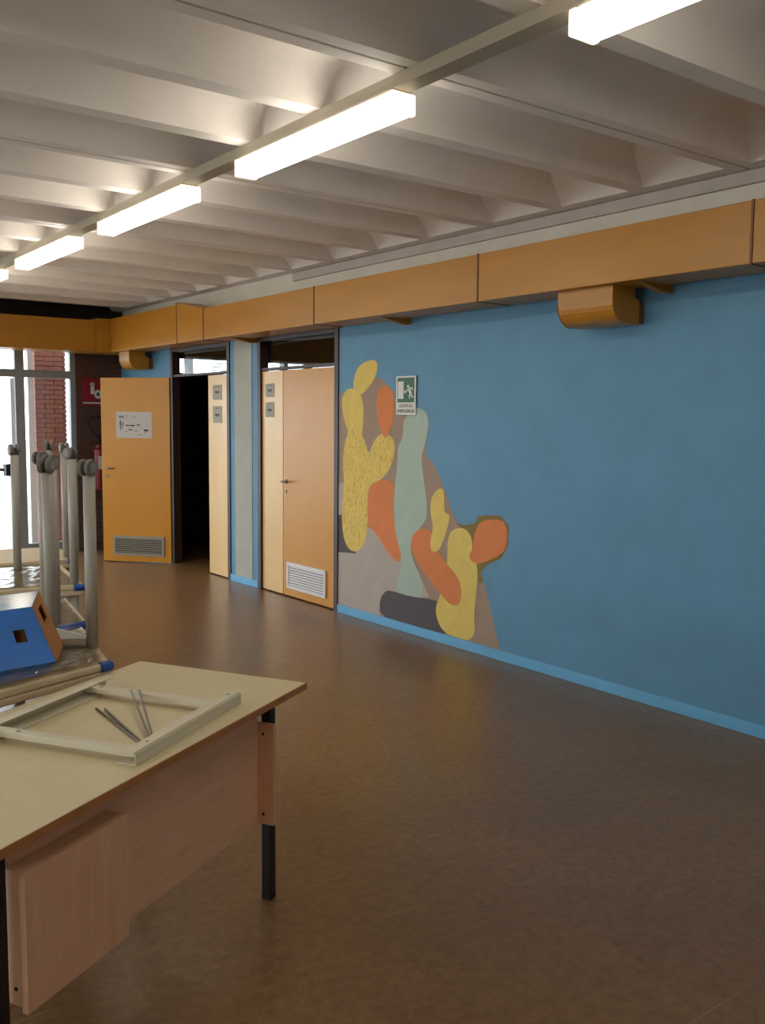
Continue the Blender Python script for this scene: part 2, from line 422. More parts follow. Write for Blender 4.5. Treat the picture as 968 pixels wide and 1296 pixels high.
# store room behind the doors
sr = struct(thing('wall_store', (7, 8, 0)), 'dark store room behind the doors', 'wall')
box('wall_panel', 'room_shade', 8.8, 8.9, 4.5, YE+.1, 0, 3.0, sr); box('wall_panel', 'room_shade', XW+.08, 8.9, 4.4, 4.5, 0, 3.0, sr)
box('store_ceiling', 'room_shade', XW+.08, 8.9, 4.4, YE+.1, 2.9, 3.0, sr)
box('wall_panel', 'room_shade', XW+.08, 8.9, YE, YE+.1, 0, 2.235, sr); box('wall_panel', 'room_shade', XW+.08, 8.9, YE, YE+.1, 2.42, 3.0, sr)
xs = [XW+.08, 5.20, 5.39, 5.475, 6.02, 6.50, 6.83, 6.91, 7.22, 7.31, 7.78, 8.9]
for a, b in zip(xs[0::2], xs[1::2]): box('post', 'room_shade', a, b, YE, YE+.1, 2.235, 2.42, sr)
for a, b in zip(xs[1::2], xs[2::2]): box('pane', 'glass', a, b, YE+.047, YE+.053, 2.235, 2.42, sr)
for z in (2.275, 2.32, 2.365): box('blind_slat', 'alu_white', 5.72, 6.02, YE-.03, YE-.022, z, z+.012, sr)
o = MB().prism([(5.05, 9.3, 0), (5.35, 9.3, 0), (5.12, 9.62, 1.75), (5.02, 9.62, 1.75)], (0, .03, .0)).build('leaning_board', 'dark_board')
tag(o, 'dark board leaning inside the open doorway', 'board')

# ------------------------------------------------------------------ doors 1 and 2
def vent(parent, cx, cz, w_, h_, mframe, mslat, n, y=0, side=-1):
    """louvre in a local leaf frame: leaf runs along +x, visible face at y, outward = side"""
    v = bpy.data.objects.new('vent', None); COL.objects.link(v); v.parent = parent; v.location = Vector((cx, y, cz))-ORG[parent]; ORG[v] = Vector((cx, y, cz))
    t = .016*side; fr = .028
    def bx(nm, m, x0, x1, z0, z1, d0, d1): return box(nm, m, cx+x0, cx+x1, min(y+d0, y+d1), max(y+d0, y+d1), cz+z0, cz+z1, v)
    m1 = MB()
    for x0, x1, z0, z1 in ((-w_/2, w_/2, h_/2-fr, h_/2), (-w_/2, w_/2, -h_/2, -h_/2+fr), (-w_/2, -w_/2+fr, -h_/2+fr, h_/2-fr), (w_/2-fr, w_/2, -h_/2+fr, h_/2-fr)):
        m1.box(cx+x0, cx+x1, min(y, y+t), max(y, y+t), cz+z0, cz+z1)
    m1.build('vent_frame', mframe, v)
    bx('vent_backing', 'dark_gap', -w_/2+fr, w_/2-fr, -h_/2+fr, h_/2-fr, 0, .002*side)
    ih = h_-2*fr; p = ih/n
    for k in range(n):
        z = -h_/2+fr+k*p
        a = (cx-w_/2+fr, y+.003*side, cz+z+p*.78); b = (cx-w_/2+fr, y+.003*side, cz+z+p*.92); c = (cx-w_/2+fr, y+.014*side, cz+z+p*.46); d = (cx-w_/2+fr, y+.014*side, cz+z+p*.28)
        MB().prism([a, b, c, d], (w_-2*fr, 0, 0)).build('slat', mslat, v)
    return v
def handle(parent, x, y, z, dirx, side):
    h = MB().tube((x, y, z), (x, y+.008*side, z), .021).tube((x, y, z), (x, y+.05*side, z), .008).tube((x, y+.05*side, z), (x+.105*dirx, y+.052*side, z), .0085).build('door_handle', 'chrome', parent)
    k = MB().tube((x, y, z-.095), (x, y+.007*side, z-.095), .018).box(x-.004, x+.004, min(y+.0071*side, y+.009*side), max(y+.0071*side, y+.009*side), z-.105, z-.085).build('keyhole_plate', 'chrome', parent)
    return h
def leaf_thing(name, parent, loc, rot, w_, m, z1=2.1):
    e = bpy.data.objects.new(name, None); COL.objects.link(e); e.parent = parent; e.location = Vector(loc)-ORG[parent]; e.rotation_euler.z = rot; ORG[e] = Vector((0, 0, 0))
    box('leaf_board', m, .003, w_-.003, -.02, .02, .012, z1-.004, e, bev=.002)
    return e
def door_frame(parent, a, b):
    for y0, y1 in ((a, a+.055), (b-.055, b)): box('frame_post', 'frame_brown', XW-.012, XW+.08, y0, y1, 0, ZD, parent)
    box('frame_head', 'frame_brown', XW-.012, XW+.08, a+.055, b-.055, ZD-.05, ZD, parent)
    box('frame_transom', 'frame_brown', XW+.0, XW+.075, a+.055, b-.055, 2.104, 2.128, parent)
    box('transom_pane', 'glass', XW+.047, XW+.053, a+.055, b-.055, 2.128, ZD-.05, parent)
d1 = struct(thing('door_1', (XW, 7.285, 0)), 'closed yellow double door with a white louvre, left of the mural', 'door')
door_frame(d1, *D1)
# leaves run along -y seen from the room: local +x -> world -y (rotation -90), room side = local -y
lf = leaf_thing('narrow_leaf', d1, (XW+.03, 7.915, 0), -PI/2, .385, 'door_pale')
lf2 = leaf_thing('wide_leaf', d1, (XW+.03, 7.528, 0), -PI/2, .872, 'door')
vent(lf2, .407, .208, .65, .245, 'white_metal', 'white_metal', 8, -.02)
handle(lf2, .05, -.02, 1.075, 1, -1)
MB().box(.0, .004, -.024, -.019, 1.72, 1.8).build('latch_plate', 'chrome', lf)
d2 = struct(thing('door_2', (XW, 9.24, 0)), 'open yellow door with a grey louvre, at the far end', 'door')
door_frame(d2, *D2)
ln = leaf_thing('narrow_leaf', d2, (XW+.03, 9.05, 0), -PI/2, .452, 'door_pale')
ang = math.atan2(.63, -.54)
lo = leaf_thing('open_leaf', d2, (4.452, 9.862, 0), ang, .845, 'door')
vent(lo, .40, .195, .63, .225, 'steel_grey', 'steel_grey', 7, .02, 1)
handle(lo, .775, .02, 1.075, -1, 1)

# notices
def sheet(name, label, cx, cz, w_, h_, m, leafobj, local_y, side, rows, group=None):
    """a sheet of paper flat on a door leaf; built in the leaf's frame, kept as a thing of its own"""
    o = thing(name, (0, 0, 0), label, 'notice', group)
    box('sheet', m, cx-w_/2, cx+w_/2, min(local_y, local_y+.0012*side), max(local_y, local_y+.0012*side), cz-h_/2, cz+h_/2, o)
    mb = MB()
    for (rx, rz, rw, rh) in rows:
        mb.box(cx+rx*w_-rw*w_/2, cx+rx*w_+rw*w_/2, min(local_y+.0012*side, local_y+.0018*side), max(local_y+.0012*side, local_y+.0018*side), cz+rz*h_-rh*h_/2, cz+rz*h_+rh*h_/2)
    mb.build('print', 'ink', o)['kind'] = 'stuff'
    return o
def on_leaf(o, leafobj, rootloc, rot):
    o.location = rootloc; o.rotation_euler.z = rot
rowsA = [(0, .36, .7, .03), (0, .02, .52, .09), (0, -.08, .34, .04)]
rowsB = [(0, .38, .4, .03), (0, -.02, .46, .1), (0, -.12, .3, .03)]
s1 = sheet('door_notice', 'upper grey paper notice on the closed double door', .15, 1.917, .16, .124, 'paper_grey', lf, -.0215, -1, rowsA, 'paper notices on the narrow door leaves'); on_leaf(s1, lf, (XW+.03, 7.915, 0), -PI/2)
s2 = sheet('door_notice', 'lower grey paper notice on the closed double door', .15, 1.737, .16, .142, 'paper_grey', lf, -.0215, -1, rowsB, 'paper notices on the narrow door leaves'); on_leaf(s2, lf, (XW+.03, 7.915, 0), -PI/2)
s3 = sheet('door_notice', 'upper grey paper notice on the narrow leaf beside the open doorway', .21, 1.918, .2, .15, 'paper_grey', ln, -.0215, -1, rowsA, 'paper notices on the narrow door leaves'); on_leaf(s3, ln, (XW+.03, 9.05, 0), -PI/2)
s4 = sheet('door_notice', 'lower grey paper notice on the narrow leaf beside the open doorway', .21, 1.69, .2, .17, 'paper_grey', ln, -.0215, -1, rowsB, 'paper notices on the narrow door leaves'); on_leaf(s4, ln, (XW+.03, 9.05, 0), -PI/2)
rowsC = [(.36, .32, .14, .05), (.34, .27, .16, .02), (.35, .08, .13, .04), (.35, .02, .15, .03), (-.33, -.2, .12, .09), (-.3, -.28, .05, .03), (.33, -.05, .02, .2), (.38, .0, .02, .5), (.05, -.02, .14, .06), (-.12, .0, .1, .05), (.18, -.02, .09, .06), (.1, -.18, .1, .05), (-.05, -.22, .08, .03), (.22, -.25, .06, .03), (0, .3, .08, .02), (-.15, -.38, .1, .02), (.2, .34, .08, .02)]
s5 = sheet('evacuation_plan', 'white printed plan taped to the open yellow door', .435, 1.567, .44, .295, 'paper', lo, .0215, 1, [(a, b, c, d*.8) for a, b, c, d in rowsC]); on_leaf(s5, lo, (4.452, 9.862, 0), ang)

# ------------------------------------------------------------------ ventilation duct along the right wall and across the end
XD, ZB, ZT = 4.15, 2.408, 2.705
du = thing('ventilation_duct', (4.3, 5.0, ZB), 'long ochre sheet metal air duct under the ceiling', 'duct')
seams = [YB+.02, -1.2, .70, 2.61, 4.525, 6.45, 8.42]
for a, b in zip(seams, seams[1:]):
    box('duct_section', 'ochre', XD, XW-.06, a+.006, b-.006, ZB, ZT, du, bev=.004)
for y in seams[1:]:
    box('seam_flange', 'ochre_dark', XD-.004, XW-.06, y-.006, y+.006, ZB-.004, ZT+.003, du)
# taller transition, then the tall far section, then across the glazed front
ZT2 = 2.815; YT = 9.02; YD = 10.85
mb = MB(); mb.prism([(XD, 8.426, ZB), (XD, 8.426, ZT), (XD, YT-.006, ZT2), (XD, YT-.006, ZB)], (XW-.06-XD, 0, 0)).build('duct_transition', 'ochre', du)
box('seam_flange', 'ochre_dark', XD-.004, XW-.06, YT-.006, YT+.006, ZB-.004, ZT2+.003, du)
box('duct_section', 'ochre', XD, XW-.06, YT+.006, YE-.1, ZB, ZT2-.02, du, bev=.004)
box('duct_section', 'ochre', 3.98, XD-.001, YD-.02, YE-.1, ZB, ZT2-.022, du, bev=.004)
for k in range(5):
    x1 = 3.978-1.6*k; box('duct_section', 'ochre', max(x1-1.594, XL+.02), x1, YD, YE-.1, ZB, ZT2-.045, du, bev=.004)
def outlet(y0, y1, label):
    o = thing('air_outlet', (4.3, (y0+y1)/2, 2.2), label, 'air outlet', 'curved ochre air outlets under the duct')
    pr = [(4.205, ZB-.001), (4.205, 2.33)]
    for k in range(1, 8):
        t = PI+ (PI/2)*k/7
        pr.append((4.325+.12*math.cos(t), 2.325+.12*math.sin(t)))
    pr += [(4.44, 2.205), (4.44, 2.34), (4.40, 2.36), (4.40, ZB-.001)]
    b = MB().prism([(x, y0, z) for x, z in pr], (0, y1-y0, 0)); b.build('outlet_elbow', 'ochre', o)
    MB().box(4.44, 4.496, y0+.01, y1-.01, 2.215, 2.335).build('grille_collar', 'ochre_dark', o)
    for y in (y0, y1): MB().prism([(x+(.004 if x > 4.3 else -.003), y-.002, z-(.003 if z < 2.25 else 0)) for x, z in pr[1:9]]+[(4.3, y-.002, 2.35)], (0, .004, 0)).build('end_rim', 'ochre_dark' if y == y1 else 'ochre', o)
outlet(3.48, 3.885, 'curved ochre air outlet hanging under the duct above the blue wall')
outlet(10.42, 10.72, 'curved ochre air outlet in the far corner above the open door')
for i, y in enumerate((3.30, 5.64, 7.99, .9)):
    b = MB().prism([(4.22, y, ZB-.001), (4.44, y, ZB-.001), (4.44, y, ZB-.04), (4.42, y, ZB-.04)], (0, .045, 0)).build('bracket', 'ochre', du)
    box('wall_plate', 'ochre', 4.441, XW-.001, y, y+.045, ZB-.04, ZB+.1, du)

# ------------------------------------------------------------------ lamps
lab = ['behind the viewer', 'nearest, cut by the top edge', 'largest wholly in view', 'third from the viewer', 'fourth from the viewer', 'farthest, at the left edge']
nth = ['first', 'second', 'third', 'fourth', 'fifth', 'sixth']
def lamp_row(X, starts, row):
    tr = thing('lamp_trunking', (X, 4, 2.89), ('grey metal trunking carrying the row of lamps in view', 'grey metal trunking of the added fill lamp row')[row], 'trunking')
    box('trunking_channel', 'trunk', X-.035, X+.035, YB+.05, YE-.1, 2.892, ZC-.001, tr)
    for sx in (-1, 1): box('channel_lip', 'trunk', min(X+sx*.035, X+sx*.041), max(X+sx*.035, X+sx*.041), YB+.05, YE-.1, 2.892, 2.9, tr)
    for i, y0 in enumerate(starts):
        L_ = 1.245
        lb = 'lit fluorescent batten under the trunking, '+lab[i] if row == 0 else nth[i]+' lit fluorescent batten of the added fill row, out of view'
        o = thing('fluorescent_lamp', (X, y0+L_/2, 2.8), lb, 'lamp', ('row of fluorescent lamps', 'added fill row of fluorescent lamps')[row])
        box('mounting_tray', 'trunk', X-.045, X+.045, y0+.015, y0+L_-.015, 2.882, 2.892, o)
        box('diffuser', 'lamp', X-.055, X+.055, y0+.03, y0+L_-.03, 2.805, 2.882, o, bev=.012)
        for a, b in ((y0, y0+.0299), (y0+L_-.0299, y0+L_)):
            box('end_cap', 'lamp_end', X-.057, X+.057, a, b, 2.803, 2.8819, o, bev=.006)
lamp_row(2.27, (-1.3, .79, 2.90, 4.73, 6.53, 8.36), 0)
lamp_row(-1.9, (-1.3, .79, 2.90, 4.73, 6.53, 8.36), 1)  # unseen row, added to brighten the desk, floor and ceiling

# ------------------------------------------------------------------ mural
mu = thing('wall_mural', (XW, 5.6, .07), 'painted cactus mural in yellow, orange and mint on the blue wall', 'mural')
shapes = [
('taupe_backdrop', 'm_back', 1, [(6.598, 1.85), (6.54, 1.88), (6.26, 1.86), (6.14, 1.94), (6.08, 1.99), (6.0, 1.97), (5.84, 1.87), (5.8, 1.7), (5.7, 1.68), (5.54, 1.74), (5.43, 1.7), (5.41, 1.61), (5.44, 1.46), (5.43, 1.37), (5.36, 1.34), (5.29, 1.25), (5.18, 1.08), (5.15, 1.01), (5.07, .92), (4.99, .85), (4.86, .7), (4.83, .62), (4.75, .44), (4.61, .072), (6.598, .072)]),
('olive_outline', 'm_olive', 1, [(5.09, .92), (5.02, .9), (4.87, .93), (4.87, .99), (4.55, 1.01), (4.55, .74), (4.83, .61), (4.78, .51), (4.87, .51), (4.94, .78), (5.04, .88)]),
('pale_ground', 'm_pale', 0, [(6.598, .52), (6.35, .55), (6.18, .77), (6.08, .77), (5.74, .56), (5.51, .49), (5.38, .32), (5.97, .2), (6.0, .072), (6.598, .072)]),
('slate_edge', 'm_dark', 0, [(6.598, .84), (6.53, .85), (6.52, .65), (6.33, .54), (6.598, .52)]),
('pale_edge', 'm_pale', 0, [(6.598, 1.11), (6.51, 1.12), (6.52, .85), (6.598, .84)]),
('mint_cactus', 'm_mint', 2, [(5.68, 1.68), (5.61, 1.73), (5.54, 1.75), (5.44, 1.71), (5.41, 1.63), (5.45, 1.48), (5.5, 1.37), (5.47, 1.24), (5.42, 1.03), (5.42, .91), (5.52, .82), (5.62, .71), (5.6, .6), (5.51, .49), (5.43, .31), (5.63, .28), (5.82, .28), (5.74, .44), (5.72, .56), (5.79, .71), (5.82, .84), (5.83, 1.07), (5.78, 1.32), (5.79, 1.44), (5.72, 1.51), (5.72, 1.63)]),
('orange_lobe', 'm_orange', 1, [(6.18, 1.13), (5.99, 1.18), (5.82, 1.17), (5.84, .92), (5.79, .73), (5.72, .6), (5.75, .53), (5.88, .58), (6.08, .76), (6.18, .77)]),
('yellow_bud', 'm_yellow', 2, [(6.40, 1.92), (6.35, 2.06), (6.23, 2.12), (6.06, 2.13), (6.06, 2.02), (6.13, 1.94), (6.29, 1.84), (6.36, 1.86)]),
('yellow_cactus', 'm_yellow', 2, [(6.56, 1.82), (6.49, 1.90), (6.4, 1.91), (6.3, 1.87), (6.24, 1.78), (6.25, 1.58), (6.27, 1.53), (6.21, 1.46), (6.17, 1.36), (6.09, 1.49), (6.01, 1.54), (5.9, 1.54), (5.82, 1.48), (5.83, 1.36), (5.89, 1.26), (6.0, 1.17), (6.17, 1.12), (6.18, .95), (6.17, .85), (6.2, .63), (6.33, .55), (6.45, .56), (6.53, .67), (6.55, .86), (6.51, 1.13), (6.54, 1.27), (6.51, 1.46), (6.45, 1.54), (6.53, 1.66)]),
('orange_bud', 'm_orange', 2, [(6.06, 1.84), (6.03, 1.9), (5.96, 1.93), (5.89, 1.9), (5.83, 1.84), (5.84, 1.66), (5.9, 1.54), (5.94, 1.5), (5.99, 1.54), (6.03, 1.62), (6.07, 1.74)]),
('slate_rock', 'm_dark', 1, [(6.0, .21), (5.92, .29), (5.84, .3), (5.63, .29), (5.33, .31), (5.25, .3), (5.26, .16), (5.16, .075), (5.3, .072), (5.71, .072), (6.0, .072)]),
('yellow_trunk', 'm_yellow', 2, [(5.18, .77), (5.14, .85), (5.06, .88), (4.98, .88), (4.91, .82), (4.91, .7), (4.84, .62), (4.86, .42), (4.88, .26), (4.86, .14), (4.93, .073), (5.02, .073), (5.2, .08), (5.29, .17), (5.3, .27), (5.24, .37), (5.17, .63)]),
('orange_arm', 'm_orange', 2, [(5.61, .73), (5.55, .81), (5.44, .84), (5.36, .82), (5.34, .74), (5.2, .61), (5.05, .52), (5.01, .42), (5.03, .32), (5.1, .3), (5.18, .32), (5.36, .44), (5.51, .55), (5.6, .65)]),
('yellow_sprout', 'm_yellow', 1, [(5.38, 1.03), (5.35, 1.1), (5.29, 1.15), (5.23, 1.15), (5.22, 1.08), (5.22, .97), (5.15, .97), (5.18, .86), (5.23, .75), (5.28, .68), (5.36, .67), (5.38, .74), (5.34, .85), (5.37, .94)]),
('orange_crown', 'm_orange', 1, [(4.91, .73), (4.89, .86), (4.82, .96), (4.61, .98), (4.56, .92), (4.56, .82), (4.6, .74), (4.83, .64), (4.92, .65), (4.94, .7)]),
]
def inside(p, poly):
    c = False
    for i in range(len(poly)):
        (x1, y1), (x2, y2) = poly[i], poly[i-1]
        if (y1 > p[1]) != (y2 > p[1]) and p[0] < (x2-x1)*(p[1]-y1)/(y2-y1)+x1: c = not c
    return c
dash_src = None
for k, (n, m, it, pts) in enumerate(shapes):
    pp = smooth(pts, it) if it else pts
    if n == 'taupe_backdrop':
        pp = [q for q in pp if q[1] > .2 or False] + [(4.61, .072), (6.598, .072)] if False else pts
    x = XW-.0006-.00018*k
    o = MB().prism([(x, y, max(z, .072)) for y, z in pp], (XW-.0001-x, 0, 0)).build(n, m, mu)
    if n == 'yellow_cactus':
        ycp = pp; ycx = x; yco = o
mb = MB()
cnt = 0
while cnt < 300:
    y, z = random.uniform(5.82, 6.56), random.uniform(.58, 1.6)
    if not inside((y, z), ycp) or not inside((y, z+.03), ycp): continue
    cnt += 1; a = random.uniform(-.008, .008)+(.012 if y < 6.15 else 0)*-1; h = random.uniform(.016, .03)
    mb.prism([(ycx-.0001, y-.003, z), (ycx-.0001, y+.003, z), (ycx-.0001, y+.003+a, z+h), (ycx-.0001, y-.003+a, z+h)], (.00008, 0, 0))
d_ = mb.build('brush_dashes', 'm_dash', yco); d_['kind'] = 'stuff'

# ------------------------------------------------------------------ exit sign
sg = thing('exit_sign', (XW-.014, 5.676, 1.69), 'green and white running man exit sign above the mural', 'sign')
x0 = XW-.013
box('sign_plate', 'sign_white', x0, x0+.004, 5.556, 5.797, 1.69, 1.985, sg)
xg = x0-.0008
box('green_field', 'green', xg, x0, 5.573, 5.78, 1.785, 1.972, sg)
xp = xg-.0008
box('door_pictogram', 'sign_white', xp, xg, 5.703, 5.772, 1.812, 1.945, sg)
MB().prism([(xp, 5.7, 1.865), (xp, 5.683, 1.88), (xp, 5.683, 1.871), (xp, 5.667, 1.871), (xp, 5.667, 1.859), (xp, 5.683, 1.859), (xp, 5.683, 1.85)], (.0007, 0, 0)).build('arrow', 'sign_white', sg)
mb = MB()
def bar(a, b, t):
    a, b = Vector((0,)+a), Vector((0,)+b); d = (b-a).normalized(); n = Vector((0, -d.z, d.y))*t
    mb.prism([(xp, *(a+n).yz), (xp, *(b+n).yz), (xp, *(b-n).yz), (xp, *(a-n).yz)], (.0007, 0, 0))
mb.prism([(xp, 5.647+.013*math.cos(2*PI*k/12), 1.905+.013*math.sin(2*PI*k/12)) for k in range(12)], (.0007, 0, 0))
bar((5.638, 1.888), (5.612, 1.845), .013); bar((5.638, 1.886), (5.662, 1.872), .005); bar((5.66, 1.872), (5.668, 1.886), .004)
bar((5.63, 1.893), (5.596, 1.893), .005); bar((5.598, 1.893), (5.59, 1.873), .004)
bar((5.615, 1.85), (5.632, 1.835), .007); bar((5.632, 1.838), (5.628, 1.812), .006); bar((5.612, 1.848), (5.602, 1.826), .007); bar((5.603, 1.827), (5.582, 1.826), .006)
mb.build('runner_figure', 'sign_white', sg)
RW = Matrix(((0, 0, -1), (-1, 0, 0), (0, 1, 0)))    # text facing -x, reading along -y
text('lettering', 'USCITA DI', .034, 'ink', RW, (x0-.001, 5.676, 1.757), sg)
text('lettering', 'EMERGENZA', .038, 'ink', RW, (x0-.001, 5.676, 1.718), sg)

# ------------------------------------------------------------------ fire extinguisher and its sign on the brick return
fs = thing('extinguisher_sign', (4.12, YE-.01, 1.8), 'red fire extinguisher sign on the brick return', 'sign')
ya = YE-.012
box('sign_plate', 'sign_red', 3.985, 4.255, ya, ya+.004, 1.79, 2.125, fs)
mb = MB(); mb.box(4.10, 4.145, ya-.0012, ya, 1.93, 2.05).prism([(4.1225+.03*math.cos(2*PI*k/14), ya-.0012, 2.05+.025*math.sin(2*PI*k/14)) for k in range(14)], (0, .0011, 0)).build('extinguisher_pictogram', 'sign_white', fs)
mb = MB(); mb.prism([(4.19+.045*math.cos(2*PI*k/16), ya-.0014, 1.93+.055*math.sin(2*PI*k/16)) for k in range(16)], (0, .0012, 0)).build('flame_disc', 'sign_white', fs)
mb = MB(); mb.prism([(4.19+.02*math.cos(2*PI*k/12), ya-.002, 1.93+.022*math.sin(2*PI*k/12)) for k in range(12)], (0, .0005, 0)).build('disc_centre', 'ink', fs)
box('sign_strip', 'sign_white', 4.0, 4.24, ya-.0012, ya, 1.815, 1.832, fs)
fe = thing('fire_extinguisher', (4.17, YE-.09, .76), 'red fire extinguisher with black hose hung on the brick return', 'extinguisher')
cx, cy = 4.17, YE-.09
MB().tube((cx, cy, .78), (cx, cy, 1.27), .078, 24, bev=.02).tube((cx, cy, 1.27), (cx, cy, 1.34), .07, 24, .03).tube((cx, cy, .76), (cx, cy, .781), .07, 24).build('cylinder', 'red', fe)
MB().tube((cx, cy, 1.34), (cx, cy, 1.40), .024).box(cx-.02, cx+.1, cy-.012, cy+.012, 1.40, 1.415).box(cx-.01, cx+.1, cy-.012, cy+.012, 1.43, 1.442).build('valve', 'black_metal', fe)
MB().path([(cx, cy-.02, 1.385), (cx-.06, cy-.03, 1.43), (cx-.13, cy-.03, 1.50), (cx-.155, cy-.03, 1.58), (cx-.12, cy-.03, 1.645), (cx-.04, cy-.03, 1.66), (cx+.03, cy-.03, 1.62), (cx+.075, cy-.03, 1.52), (cx+.088, cy-.03, 1.38), (cx+.09, cy-.03, 1.1)], .012).build('hose', 'rubber', fe)
box('wall_bracket', 'black_metal', cx-.03, cx+.03, cy+.075, YE-.001, 1.2, 1.3, fe)
MB().box(cx-.045, cx+.045, cy-.0805, cy-.076, 1.02, 1.18).build('label_plate', 'sign_white', fe)

# ------------------------------------------------------------------ teacher's desk (local frame: x to the right along the front edge, y away)
dk = thing('teacher_desk', (0, 0, 0), 'beige topped desk with wood panels and black legs in the foreground', 'desk')
DA = math.radians(30.17)
# local origin = front right corner; local -x runs to the left end
T0, T1 = .717, .74
def dbox(n, m, x0, x1, y0, y1, z0, z1, par=None, bev=0): return box(n, m, x0, x1, y0, y1, z0, z1, par or dk, bev)
dtop = dbox('desktop', 'desk_top', -1.4, 0, 0, .70, T0+.001, T1)
for a in ((-1.4, 0, -.003, 0), (-1.4, 0, .7, .703)): dbox('edge_band', 'desk_edge', a[0], a[1], a[2], a[3], T0, T1-.0005, dtop)
for a in ((-1.403, -1.4), (0, .003)): dbox('edge_band', 'desk_edge', a[0], a[1], -.003, .703, T0, T1-.0005, dtop)
for x in (-.1375, -1.352):
    for y in (.063, .60):
        l = MB().box(x, x+.036, y, y+.036, .012, T0, .003).build('leg', 'black_metal', dk)
        MB().box(x-.001, x+.037, y-.001, y+.037, 0, .02, .004).build('leg_glide', 'rubber', l)
for x in (-.131, -1.346): dbox('top_rail', 'black_metal', x, x+.024, .0991, .5999, .68, T0, bev=.002)
dbox('top_rail', 'black_metal', -1.3155, -.138, .607, .63, .68, T0, bev=.002)
ep = dbox('end_panel', 'wood_v', -.157, -.1385, .04, .118, .279, .63, bev=.0015)
MB().tube((-.1571, .079, .315), (-.1588, .079, .315), .005).tube((-.1571, .079, .595), (-.1588, .079, .595), .005).build('screw_cap', 'black_metal', ep)
dbox('modesty_panel', 'wood', -1.29, -.1575, .1, .118, .281, .662, bev=.0015)
pd = bpy.data.objects.new('drawer_pedestal', None); COL.objects.link(pd); pd.parent = dk; ORG[pd] = Vector((0, 0, 0))
pd.location = (0, 0, 0)
dbox('front_panel', 'wood_v', -1.3, -.938, .026, .044, .304, .634, pd, .0015)
dbox('carcass', 'wood_v', -1.29, -.932, .0445, .0995, .31, .63, pd, .0015)
dbox('carcass', 'wood_v', -1.29, -.932, .1185, .55, .31, .63, pd, .0015)
MB().tube((-1.2902, .07, .35), (-1.2915, .07, .35), .005).build('screw_cap', 'black_metal', pd)
dbox('hanger_rail', 'black_metal', -1.28, -1.25, .13, .5, .6305, T0, pd); dbox('hanger_rail', 'black_metal', -.97, -.94, .13, .5, .6305, T0, pd)
dk.location = (1.711, 2.706, 0); dk.rotation_euler.z = DA

# dismantled frame lying on the desk (local desk coordinates: x = -u)
uf = thing('table_underframe', (0, 0, 0), 'dismantled cream metal table frame lying on the desk', 'frame')
Z = T1+.0005
HR = .036
def rail(name, p, q, inward):
    """C-channel from p to q, open towards 'inward' (+1 = local +y side)"""
    p, q = Vector((*p, 0)), Vector((*q, 0)); d = (q-p).normalized(); n = Vector((-d.y, d.x, 0))*inward
    t = .003; tf, bf = .04, .062
    prof = [(0, 0), (bf, 0), (bf, t), (t, t), (t, HR-t), (tf, HR-t), (tf, HR), (.006, HR), (0, HR-.006)]
    return MB().prism([p+n*a+Vector((0, 0, Z+b)) for a, b in prof], q-p).build(name, 'cream_metal', uf)
ra = rail('channel_rail', (-.886, .039), (-.292, .083), 1)
rb = rail('channel_rail', (-.315, .605), (-1.02, .570), 1)
def cross(p, q, w_, z0, z1):
    p, q = Vector((*p, 0)), Vector((*q, 0)); d = (q-p).normalized(); n = Vector((-d.y, d.x, 0))*w_/2
    return MB().prism([p+n+Vector((0, 0, z0)), p-n+Vector((0, 0, z0)), q-n+Vector((0, 0, z0)), q+n+Vector((0, 0, z0))], (0, 0, z1-z0), .0015).build('cross_bar', 'cream_metal', uf)
c1 = cross((-.405, .10), (-.425, .592), .034, Z+.0135, Z+HR-.0035)
c2 = cross((-.850, .06), (-.875, .568), .034, Z+.0135, Z+HR-.0035)
mb = MB()
for (x, y) in ((-.335, .103), (-.80, .068)): mb.tube((x, y, Z+HR), (x, y, Z+HR+.0012), .005)
mb.build('bolt', 'wire', ra)
MB().tube((-.424, .53, Z+HR-.0035), (-.424, .53, Z+HR-.002), .006).build('bolt', 'wire', c1)
MB().tube((-.873, .45, Z+HR-.0035), (-.873, .45, Z+HR-.002), .006).build('bolt', 'wire', c2)
uf.location = dk.location; uf.rotation_euler.z = DA
lw = ['galvanised wire rod on the desk frame, leftmost of the four', 'galvanised wire rod on the desk frame, second from the left', 'galvanised wire rod on the desk frame, third from the left', 'galvanised wire rod on the desk frame, rightmost of the four']
for i, (a, b) in enumerate((((-.545, .452), (-.762, .104)), ((-.538, .425), (-.752, .112)), ((-.430, .408), (-.720, .118)), ((-.415, .388), (-.728, .100)))):
    za = Z+.004 if i < 2 else Z+HR+.0005
    o = thing('wire_rod', (0, 0, 0), lw[i], 'rod', 'loose wire rods on the desk frame')
    zb = Z+(.004 if i < 2 else .012)
    a3, b3 = Vector((a[0], a[1], za)), Vector((b[0], b[1], zb)); m3 = a3.lerp(b3, .97)
    MB().path([a3, a3.lerp(b3, .5), m3, b3], .0035).build('rod', 'wire', o)
    MB().tube(b3-(b3-a3).normalized()*.02, b3, .005).build('threaded_end', 'wire', o)
    o.location = dk.location; o.rotation_euler.z = DA

